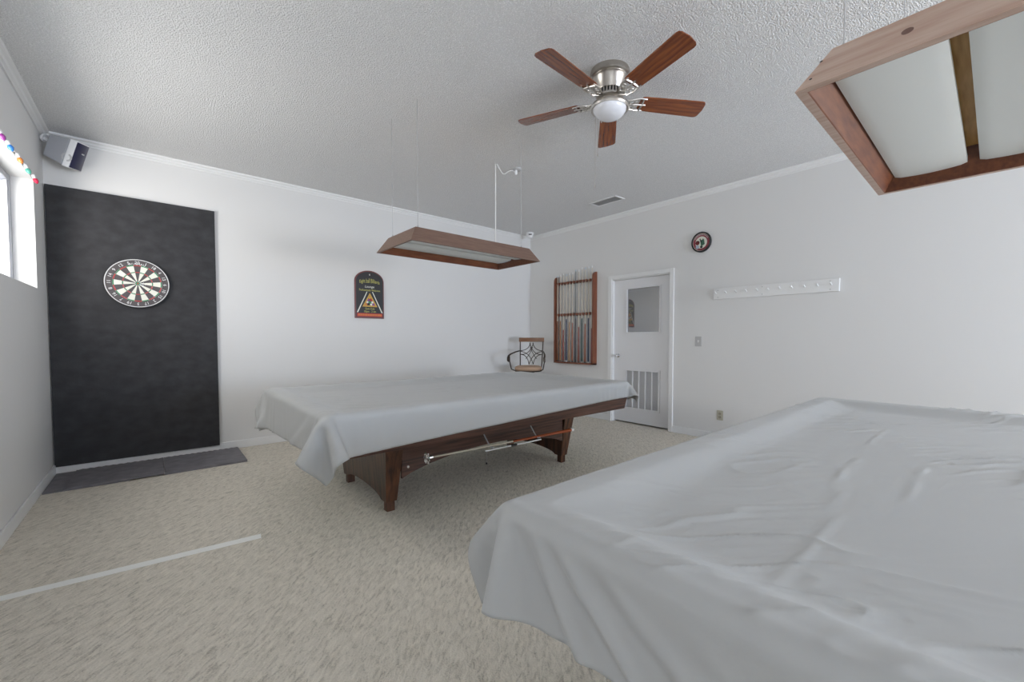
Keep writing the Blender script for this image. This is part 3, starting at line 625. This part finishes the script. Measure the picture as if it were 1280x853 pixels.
nr = MB(); nr.tube([(0.221*math.sin(q*math.pi/32), -0.039, 0.221*math.cos(q*math.pi/32)) for q in range(64)], 0.0035, 6, True)
for k, s in enumerate([20, 1, 18, 4, 13, 6, 10, 15, 2, 17, 3, 19, 7, 16, 8, 11, 14, 9, 12, 5]):
    a = k*seg
    put_text(nr, str(s), 0.036, lambda x, y, z_, a=a: (0.192*math.sin(a)+x*math.cos(a)+y*math.sin(a), -0.0395-z_, 0.192*math.cos(a)-x*math.sin(a)+y*math.cos(a)))
nr.build('number_ring', m_white, db)
wl = MB()
for i, chx in enumerate('WINMAU'):
    a = math.radians((i-2.5)*6.2)
    put_text(wl, chx, 0.026, lambda x, y, z_, a=a: (0.180*math.sin(a)+x*math.cos(a)+y*math.sin(a), -0.0398-z_, 0.180*math.cos(a)-x*math.sin(a)+y*math.cos(a)))
wl.build('maker_lettering', m_white, db)
# rubber floor tiles with interlocking back edge
def tile(x0, x1, y0, y1, z0, z1, label, teeth):
    pts = [(x0, y1), (x1, y1-0.0)]
    n = int((x1-x0)/0.045); top = []
    for k in range(n*4+1):
        u = x1-(x1-x0)*k/(n*4); top.append((u, y0+(0.012*math.sin(k*math.pi/2) if teeth else 0)))
    mb = MB().prism([(x, y, z0) for x, y in pts+top], (0, 0, z1-z0))
    return tag(mb.build('floor_mat', m_rubber, origin=((x0+x1)/2, (y0+y1)/2, z0)), label, 'floor mat', 'grey rubber mats under the dartboard')
tile(0.018, 0.50, -0.035, -0.665, 0.0005, 0.010, 'thin grey rubber mat in the corner, its left end showing beneath the next mat', False)
tile(0.14, 0.72, -0.055, -0.672, 0.0110, 0.023, 'middle grey rubber mat below the left half of the dartboard', True)
tile(0.722, 1.322, -0.035, -0.674, 0.0005, 0.020, 'right-hand grey rubber mat at the foot of the black board', True)
tp = MB().prism([(0.06, -2.440, 0.0006), (1.140, -2.522, 0.0006), (1.132, -2.585, 0.0006), (0.06, -2.497, 0.0006)], (0, 0, 0.0015))
tag(tp.build('throw_line', m_tape, origin=(0.6, -2.5, 0)), 'strip of white tape on the carpet marking the dart throw line', 'tape')
# speaker
sp = thing('speaker', (0.150, -0.150, 2.785), 'grey and white wall speaker with dark blue grille high in the left corner', 'speaker')
hs = MB(); hs.hexa([(-0.10, -0.055, -0.09), (0.055, -0.085, -0.115), (0.055, 0.085, -0.115), (-0.10, 0.055, -0.09)], [(-0.10, -0.055, 0.09), (0.055, -0.085, 0.115), (0.055, 0.085, 0.115), (-0.10, 0.055, 0.09)])
hs = hs.build('cabinet', m_grey, sp, bevel=0.012)
fb = MB(); fb.hexa([(0.055, -0.088, -0.118), (0.095, -0.075, -0.118), (0.095, 0.075, -0.118), (0.055, 0.088, -0.118)], [(0.055, -0.088, 0.118), (0.095, -0.075, 0.118), (0.095, 0.075, 0.118), (0.055, 0.088, 0.118)])
fbo = fb.build('bezel', m_white, sp, bevel=0.006)
gp = [(0.096, -0.070), (0.108, -0.04), (0.112, 0), (0.108, 0.04), (0.096, 0.070), (0.09, 0.070), (0.09, -0.070)]
MB().prism([(x, y, -0.110) for x, y in gp], (0, 0, 0.220)).build('grille', m_navy, sp, smooth=True)
lg_ = MB(); lg_.box(0.112, -0.015, 0.025, 0.114, 0.015, 0.035); lg_.build('badge', m_plate, sp)
pt = MB(); pt.lathe([(0.034, 0), (0.034, 0.004), (0.022, 0.005), (0.020, -0.01)], (0.066, -0.078, -0.04), (0.1, -1, 0), 24); pt.build('port_ring', m_plate, sp, smooth=True)
br = MB(); br.tube([(-0.09, 0, 0.02), (-0.15, 0.0, 0.04)], 0.014); br.lathe([(0.032, 0), (0.032, 0.012)], (-0.16, 0.0, 0.045), (1, 0, 0), 20); br.build('wall_bracket', m_white, sp, smooth=True)
sp.rotation_euler = (0.12, math.radians(20), math.radians(-22))
# coloured string-light bulbs along the head of the window
wy = [-0.500, -0.755, -1.00, -1.255, -1.45]
bulbs = [('red', (0.60, 0.02, 0.07)), ('green', (0.10, 0.42, 0.32)), ('orange', (0.75, 0.25, 0.06)), ('blue', (0.05, 0.22, 0.60)), ('purple', (0.30, 0.05, 0.28))]
sw = MB(); sp_ = []
for i in range(len(wy)-1):
    for k in range(6):
        u = k/6; sp_.append((0.010, wy[i]*(1-u)+wy[i+1]*u, WZ1+0.016-0.010*math.sin(math.pi*u)))
sp_.append((0.010, wy[-1], WZ1+0.016))
sp_ += [(0.010, -1.6, WZ1+0.008)]
tag(sw.tube(sp_, 0.003, 6).build('light_string', m_white, smooth=True, origin=(0.01, -1.0, WZ1)), 'white wire of a string of party lights along the top of the window', 'wire')
for y, (cn, col) in zip(wy, bulbs):
    t = thing('string_light_bulb', (0.012, y, WZ1+0.010), '%s bulb of the string lights above the window%s' % (cn, {'red': ', nearest the corner', 'purple': ', at the left edge of the picture'}.get(cn, '')), 'light bulb', 'coloured bulbs above the window')
    MB().lathe([(0.009, 0.006), (0.011, 0.0), (0.011, -0.020), (0.008, -0.024)], seg=12).build('socket', m_white, t, smooth=True)
    MB().lathe([(0.008, -0.022), (0.013, -0.030), (0.015, -0.040), (0.011, -0.053), (0.003, -0.062), (0, -0.064)], seg=16).build('bulb', mat('bulb_'+cn, col, 0.12), t, smooth=True)
    MB().box(-0.010, -0.002, 0.0, -0.006, 0.002, 0.055).build('clip', m_dark, t)
    t.rotation_euler = (0.0, -0.35, 0)

# ------------------------------------------------------------------ sign on the back wall
sx, sz0, sw_, sh = 2.772, 1.458, 0.188, 0.62
sg = thing('pub_sign', (sx, 0, sz0), 'arched black billiards lounge sign with yellow lettering and triangle of balls', 'sign')
def arch(w, h0, h1, n=20):
    # straight sides up to h0, elliptic top up to h1
    return [(-w, 0), (w, 0)]+[(w*math.cos(math.pi*k/n), h0+(h1-h0)*math.sin(math.pi*k/n)) for k in range(n+1)]
MB().prism([(x, 0, z_) for x, z_ in arch(sw_, 0.48, sh)], (0, -0.020, 0)).build('sign_frame', flat('reddish_frame', (0.16, 0.035, 0.03), 0.35), sg, bevel=0.003)
MB().prism([(x, -0.020, z_+0.014) for x, z_ in arch(sw_-0.014, 0.466, sh-0.030)], (0, -0.002, 0)).build('sign_face', m_ink, sg)
S = lambda x0, z0_: (lambda x, y, z_: (x0+x, -0.0225-z_, z0_+y))
def bend(x, y, z_, k=1.3): return (x, -0.0225-z_, 0.485+y*(1-0.5*abs(x)/0.19)-k*x*x*0.75)
tx = MB(); vs, fs = text_mesh('Eight ball Billiards', 0.085, squash=0.44); tx.add([bend(*v) for v in vs], fs); tx.build('title_lettering', m_yellow, sg)
for s_, sz_, z_t, sq, mt, nm in (('Professionals Welcome', 0.040, 0.365, 0.72, m_yellow, 'welcome_lettering'), ('Open Daily', 0.036, 0.125, 0.75, m_yellow, 'opening_lettering'), ('10pm - 2 am', 0.040, 0.088, 0.78, m_yellow, 'hours_lettering'), ('8', 0.03, 0.565, 1.0, m_cream, 'number_lettering')):
    tx = MB(); put_text(tx, s_, sz_, S(0, z_t), sq); tx.build(nm, mt, sg)
t2 = MB(); put_text(t2, 'Lounge', 0.042, lambda x, y, z_: (x+0.25*y, -0.0225-z_, 0.410+y), 1.0); t2.build('lounge_lettering', m_cream, sg)
cu_ = MB()
for s_ in (-1, 1): cu_.prism([(s_*0.030, -0.022, 0.345), (s_*0.040, -0.022, 0.345), (s_*0.168, -0.022, 0.075), (s_*0.152, -0.022, 0.075)], (0, -0.002, 0))
cu_.build('crossed_cues', m_cream, sg)
tr_ = MB(); o_ = [(0, 0.330), (0.098, 0.150), (-0.098, 0.150)]; i_ = [(0, 0.295), (0.068, 0.168), (-0.068, 0.168)]
for k in range(3):
    j = (k+1) % 3; tr_.hexa([(o_[k][0], -0.022, o_[k][1]), (o_[j][0], -0.022, o_[j][1]), (i_[j][0], -0.022, i_[j][1]), (i_[k][0], -0.022, i_[k][1])], [(o_[k][0], -0.026, o_[k][1]), (o_[j][0], -0.026, o_[j][1]), (i_[j][0], -0.026, i_[j][1]), (i_[k][0], -0.026, i_[k][1])])
tr_.build('rack_triangle', m_gold, sg)
bc = [m_gold, m_purple, m_red, m_cream, m_green, m_cream, m_orange, m_ink, m_cream, m_purple]
bl_ = MB(); idx = 0
for r_i in range(4):
    for k in range(r_i+1):
        bl_.m = idx; idx += 1
        bl_.lathe([(0.0155, 0), (0.0155, 0.001), (0.011, 0.004), (0, 0.005)], ((k-r_i/2)*0.033, -0.022, 0.268-r_i*0.029), (0, -1, 0), 14)
bl_.build('racked_balls', bc, sg)
MB().box(-0.165, -0.024, 0.022, 0.165, -0.0215, 0.066).build('red_banner', m_red, sg)
bn = MB(); rr = random.Random(4); x = -0.15
while x < 0.145:
    w_ = rr.uniform(0.008, 0.020); bn.box(x, -0.026, 0.032, x+w_, -0.024, 0.056); x += w_+0.005
bn.build('banner_print', m_orange, sg)

# ------------------------------------------------------------------ stool in the corner
ch = thing('bar_stool', (5.02, -0.60, 0), 'iron swivel bar stool with scrollwork back, wooden top rail and tan seat in the corner', 'bar stool')
cu = MB()
MB().lathe([(0.0, 0.698), (0.19, 0.698), (0.205, 0.708), (0.215, 0.728), (0.205, 0.758), (0.17, 0.772), (0.0, 0.778)], seg=32).build('seat_cushion', m_tan, ch, smooth=True)
fm = MB(); fm.tube([(0.205*math.cos(k*math.pi/16), 0.205*math.sin(k*math.pi/16), 0.692) for k in range(32)], 0.009, 8, True); fm.lathe([(0.07, 0.56), (0.10, 0.682), (0.19, 0.685), (0.19, 0.698)], seg=20)
fm.build('seat_frame', m_iron, ch, smooth=True)
# front of the chair is local -y ; back at +y
bkf = MB()
for s in (-1, 1): bkf = MB(); bkf.tube([(s*0.175, 0.17, 0.69), (s*0.178, 0.20, 0.80), (s*0.185, 0.225, 1.00), (s*0.190, 0.245, 1.18)], 0.009, 8); bkf.build('back_post', m_iron, ch, smooth=True)
sc2 = MB()
def BK(x, z_): return (x, 0.20+0.05*(z_-0.75)/0.4, z_)
def arc(p0, p1, bx, bz, n=10):
    return [BK(p0[0]*(1-u)**2+2*bx*u*(1-u)+p1[0]*u*u, p0[1]*(1-u)**2+2*bz*u*(1-u)+p1[1]*u*u) for u in [k/n for k in range(n+1)]]
for s in (-1, 1):
    sc2.tube(arc((s*0.02, 1.13), (s*0.18, 1.00), s*0.04, 1.01), 0.006, 6)
    sc2.tube(arc((s*0.03, 1.13), (-s*0.18, 0.94), -s*0.02, 0.93), 0.006, 6)
    sc2.tube(arc((s*0.18, 0.94), (s*0.035, 0.78), s*0.06, 0.94), 0.006, 6)
    sc2.tube(arc((s*0.18, 0.99), (-s*0.035, 0.78), s*0.02, 0.97), 0.006, 6)
    sc2.tube(arc((s*0.02, 1.06), (-s*0.09, 0.87), -s*0.02, 0.95), 0.005, 6)
sc2.build('back_scrollwork', m_iron, ch, smooth=True)
tr = MB(); n = 9; pts = []
for k in range(n):
    u = -1+2*k/(n-1); pts.append((u*0.208, 0.262-0.022*u*u))
vs = []
for (x, y) in pts: vs += [(x, y-0.011, 1.145), (x, y+0.011, 1.145), (x, y+0.013, 1.212), (x, y-0.009, 1.212)]
fs = [(3, 2, 1, 0), tuple(4*(n-1)+i for i in range(4))]+[(4*k+i, 4*k+(i+1) % 4, 4*k+4+(i+1) % 4, 4*k+4+i) for k in range(n-1) for i in range(4)]
tr.add(vs, fs).build('top_rail', m_chairwood, ch, bevel=0.006)
for s in (-1, 1):
    ar = MB(); ar.tube([(s*0.185, 0.225, 1.00), (s*0.225, 0.10, 0.985), (s*0.27, -0.06, 0.955), (s*0.285, -0.13, 0.93), (s*0.285, -0.165, 0.90), (s*0.285, -0.165, 0.86), (s*0.282, -0.135, 0.845), (s*0.28, -0.12, 0.87)], [0.010, 0.011, 0.013, 0.015, 0.016, 0.017, 0.014, 0.010], 8)
    ar.tube([(s*0.28, -0.10, 0.94), (s*0.275, -0.10, 0.84), (s*0.25, -0.09, 0.72), (s*0.19, -0.05, 0.692)], 0.009, 8)
    ar.build('arm', m_iron, ch, smooth=True)
for a in (45, 135, 225, 315):
    c, s = math.cos(math.radians(a)), math.sin(math.radians(a))
    MB().tube([(0.08*c, 0.08*s, 0.57), (0.15*c, 0.15*s, 0.53), (0.20*c, 0.20*s, 0.35), (0.235*c, 0.235*s, 0.14), (0.29*c, 0.29*s, 0.012)], 0.012, 8).build('leg', m_iron, ch, smooth=True)
MB().tube([(0.225*math.cos(k*math.pi/16), 0.225*math.sin(k*math.pi/16), 0.20) for k in range(32)], 0.010, 8, True).build('foot_ring', m_iron, ch, smooth=True)
ch.rotation_euler = (0, 0, math.radians(-42-12))

# ------------------------------------------------------------------ cue rack on the right wall
ry0, ry1, rz0 = -0.665, -1.495, 0.805
rk = thing('cue_rack', (XR, (ry0+ry1)/2, rz0), 'cherry wood wall rack holding twelve pool cues beside the door', 'cue rack')
L0, L1 = ry0-(ry0+ry1)/2, ry1-(ry0+ry1)/2
for y, s in ((L0, -1), (L1, 1)):
    prof = [(0, 0), (-0.085, 0), (-0.085, 1.29), (-0.080, 1.34), (-0.060, 1.375), (-0.030, 1.39), (0, 1.39)]
    MB().prism([(x, y, z_) for x, z_ in prof], (0, s*0.028, 0)).build('side_board', m_rack, rk)
MB().box(-0.085, L1, 0, 0, L0, 0.022).build('bottom_shelf', m_rack, rk)
yc = [L0-0.055-(L0-L1-0.11)*k/11 for k in range(12)]
for z_, hh in ((1.255, 0.040), (0.750, 0.045)):
    rr_ = MB(); rr_.box(-0.030, L1+0.028, z_, -0.012, L0-0.028, z_+hh)
    ed = [L0-0.028]+[v for y in yc for v in (y+0.013, y-0.013)]+[L1+0.028]
    for k in range(0, len(ed), 2): rr_.box(-0.072, ed[k+1], z_+0.006, -0.030, ed[k], z_+hh-0.004)
    rr_.build('cue_rail', m_rack, rk)
colors = {'brown': (0.22, 0.09, 0.04), 'amber': (0.36, 0.16, 0.06), 'navy': (0.012, 0.03, 0.08), 'tan': (0.40, 0.24, 0.12), 'red brown': (0.26, 0.055, 0.03), 'black': (0.012, 0.015, 0.02), 'dark green': (0.01, 0.06, 0.05), 'orange brown': (0.34, 0.11, 0.05), 'dark red': (0.22, 0.03, 0.03)}
butts = ['brown', 'amber', 'red brown', 'navy', 'tan', 'orange brown', 'black', 'red brown', 'dark green', 'orange brown', 'navy', 'dark red']
bmats = {k: flat('butt_'+k.replace(' ', '_'), v, 0.2) for k, v in colors.items()}
ordn = ['first', 'second', 'third', 'fourth', 'fifth', 'sixth', 'seventh', 'eighth', 'ninth', 'tenth', 'eleventh', 'twelfth']
rq = random.Random(2)
for k, y in enumerate(yc):
    Lc = [1.385, 1.40, 1.41, 1.39, 1.40, 1.405, 1.44, 1.43, 1.46, 1.45, 1.455, 1.46][k]; hb = rq.uniform(0.50, 0.66); bc_ = butts[k]; hb = 0.68 if bc_ in ('navy', 'black', 'dark green') else hb
    q = thing('pool_cue', (XR-0.052, (ry0+ry1)/2+y, rz0+0.023), 'pool cue with %s butt, %s from the left in the wall rack' % (bc_, ordn[k]), 'pool cue', 'pool cues in the wall rack')
    MB().lathe([(0.0135, 0.02), (0.0140, 0.03), (0.0130, 0.25), (0.0105, hb)], seg=10).build('butt', bmats[bc_], q, smooth=True)
    MB().lathe([(0.011, 0), (0.0125, 0.004), (0.0125, 0.02)], seg=10).build('bumper', m_white if k in (3, 8, 10) else m_ink, q, smooth=True)
    MB().lathe([(0.0105, hb), (0.0062, Lc-0.03)], seg=10).build('shaft', mat('grey_shaft', (0.16, 0.18, 0.18), 0.3) if k in (6,) else m_maple, q, smooth=True)
    MB().lathe([(0.0064, Lc-0.03), (0.0064, Lc-0.006), (0.005, Lc), (0, Lc+0.001)], seg=10).build('tip', m_white if k % 3 else m_pale, q, smooth=True)

# ------------------------------------------------------------------ small things on the right wall
pk0, pk1, pz0, pz1 = -3.262, -4.482, 1.660, 1.786
pg = thing('peg_rack', (XR, (pk0+pk1)/2, (pz0+pz1)/2), 'long white wooden wall rack with a row of pegs', 'peg rack')
hl = (pk0-pk1)/2; hz = (pz1-pz0)/2
MB().box(-0.020, -hl, -hz, 0, hl, hz).build('board', m_trim, pg, bevel=0.003)
for k in range(11):
    y = hl-0.035-(2*hl-0.10)*k/10
    MB().tube([(-0.018, y, 0.004), (-0.045, y, 0.012), (-0.060, y, 0.018), (-0.064, y, 0.019), (-0.072, y, 0.022)], [0.007, 0.006, 0.006, 0.010, 0.008], 12).build('peg', m_trim, pg, smooth=True)
for y in (hl-0.05, 0.08, -hl+0.075):
    for s in (-1, 1): MB().lathe([(0.006, 0), (0.005, 0.0015), (0, 0.002)], (-0.020, y, s*0.040), (-1, 0, 0), 12).build('screw', m_plate, pg)
ck = thing('wall_clock', (XR, -3.098, 2.362), 'small round black-rimmed wall clock with red and white picture face', 'wall clock')
R = 0.122
MB().lathe([(R, 0), (R, 0.022), (R-0.006, 0.030), (R-0.016, 0.026), (R-0.017, 0.012)], (0, 0, 0), (-1, 0, 0), 48).build('rim', m_ink, ck, smooth=True)
def disc(mb, cy, cz, r, d, n=24): mb.lathe([(r, 0), (r, 0.0006), (0, 0.0006)], (-d, cy, cz), (-1, 0, 0), n)
fc = MB(); disc(fc, 0, 0, R-0.014, 0.012, 40); fc.m = 1; disc(fc, 0, 0, R-0.022, 0.0132, 40); fc.m = 0; disc(fc, 0.0, -0.005, R-0.050, 0.0144, 32)
fc.m = 2; disc(fc, 0.045, -0.005, 0.026, 0.0156); fc.m = 3; fc.prism([(-0.0165, 0.01, 0.02), (-0.0165, -0.035, 0.03), (-0.0165, -0.045, -0.03), (-0.0165, 0.0, -0.055)], (-0.001, 0, 0)); fc.m = 4; disc(fc, 0.045, -0.055, 0.022, 0.0165); fc.m = 5; disc(fc, -0.004, -0.058, 0.016, 0.0168)
fc.m = 5; fc.prism([(-0.0172, 0.020, 0.032), (-0.0172, 0.012, 0.045), (-0.0172, -0.004, 0.010), (-0.0172, -0.006, -0.02)], (-0.001, 0, 0))
fc.build('clock_face', [m_cream, flat('dusty_red', (0.30, 0.05, 0.07)), m_maroon, flat('bottle_green', (0.04, 0.14, 0.08)), m_pale, m_ink], ck)
hd = MB(); hd.prism([(-0.020, -0.002, 0), (-0.020, 0.002, 0), (-0.020, -0.028, 0.042), (-0.020, -0.032, 0.040)], (-0.001, 0, 0)); hd.prism([(-0.022, -0.002, -0.002), (-0.022, 0.002, 0.002), (-0.022, 0.062, 0.018), (-0.022, 0.062, 0.014)], (-0.001, 0, 0)); hd.build('hands', m_ink, ck)
rd = MB()
for k in range(14):
    a = math.radians(-60+120*k/13); y, z_ = -math.sin(a)*0.088, math.cos(a)*0.088
    rd.box(-0.0150, y-0.005, z_-0.006, -0.0135, y+0.004, z_+0.006)
rd.build('rim_lettering', m_plate, ck)
swp = thing('light_switch', (XR, -3.075, 1.167), 'grey light switch plate on the wall right of the door', 'light switch')
MB().box(-0.006, -0.040, -0.060, 0, 0.040, 0.060).build('plate', m_plate, swp, bevel=0.003)
MB().hexa([(-0.006, -0.006, -0.013), (-0.006, 0.006, -0.013), (-0.006, 0.006, 0.013), (-0.006, -0.006, 0.013)], [(-0.010, -0.005, 0.000), (-0.010, 0.005, 0.000), (-0.018, 0.005, 0.011), (-0.018, -0.005, 0.011)]).build('toggle', m_white, swp)
ow = thing('wall_outlet', (XR, -3.352, 0.298), 'beige double power outlet low on the wall right of the door', 'power outlet')
MB().box(-0.006, -0.038, -0.058, 0, 0.038, 0.058).build('plate', m_beige, ow, bevel=0.003)
for s in (-1, 1):
    so = MB().lathe([(0.017, 0), (0.017, 0.003), (0, 0.003)], (-0.006, 0, s*0.020), (-1, 0, 0), 20).build('socket', flat('beige_socket', (0.36, 0.33, 0.26)), ow)
    sk = MB(); sk.box(-0.0095, -0.007, s*0.020-0.004, -0.009, -0.005, s*0.020+0.006); sk.box(-0.0095, 0.005, s*0.020-0.004, -0.009, 0.007, s*0.020+0.006); sk.build('slot', m_ink, so)
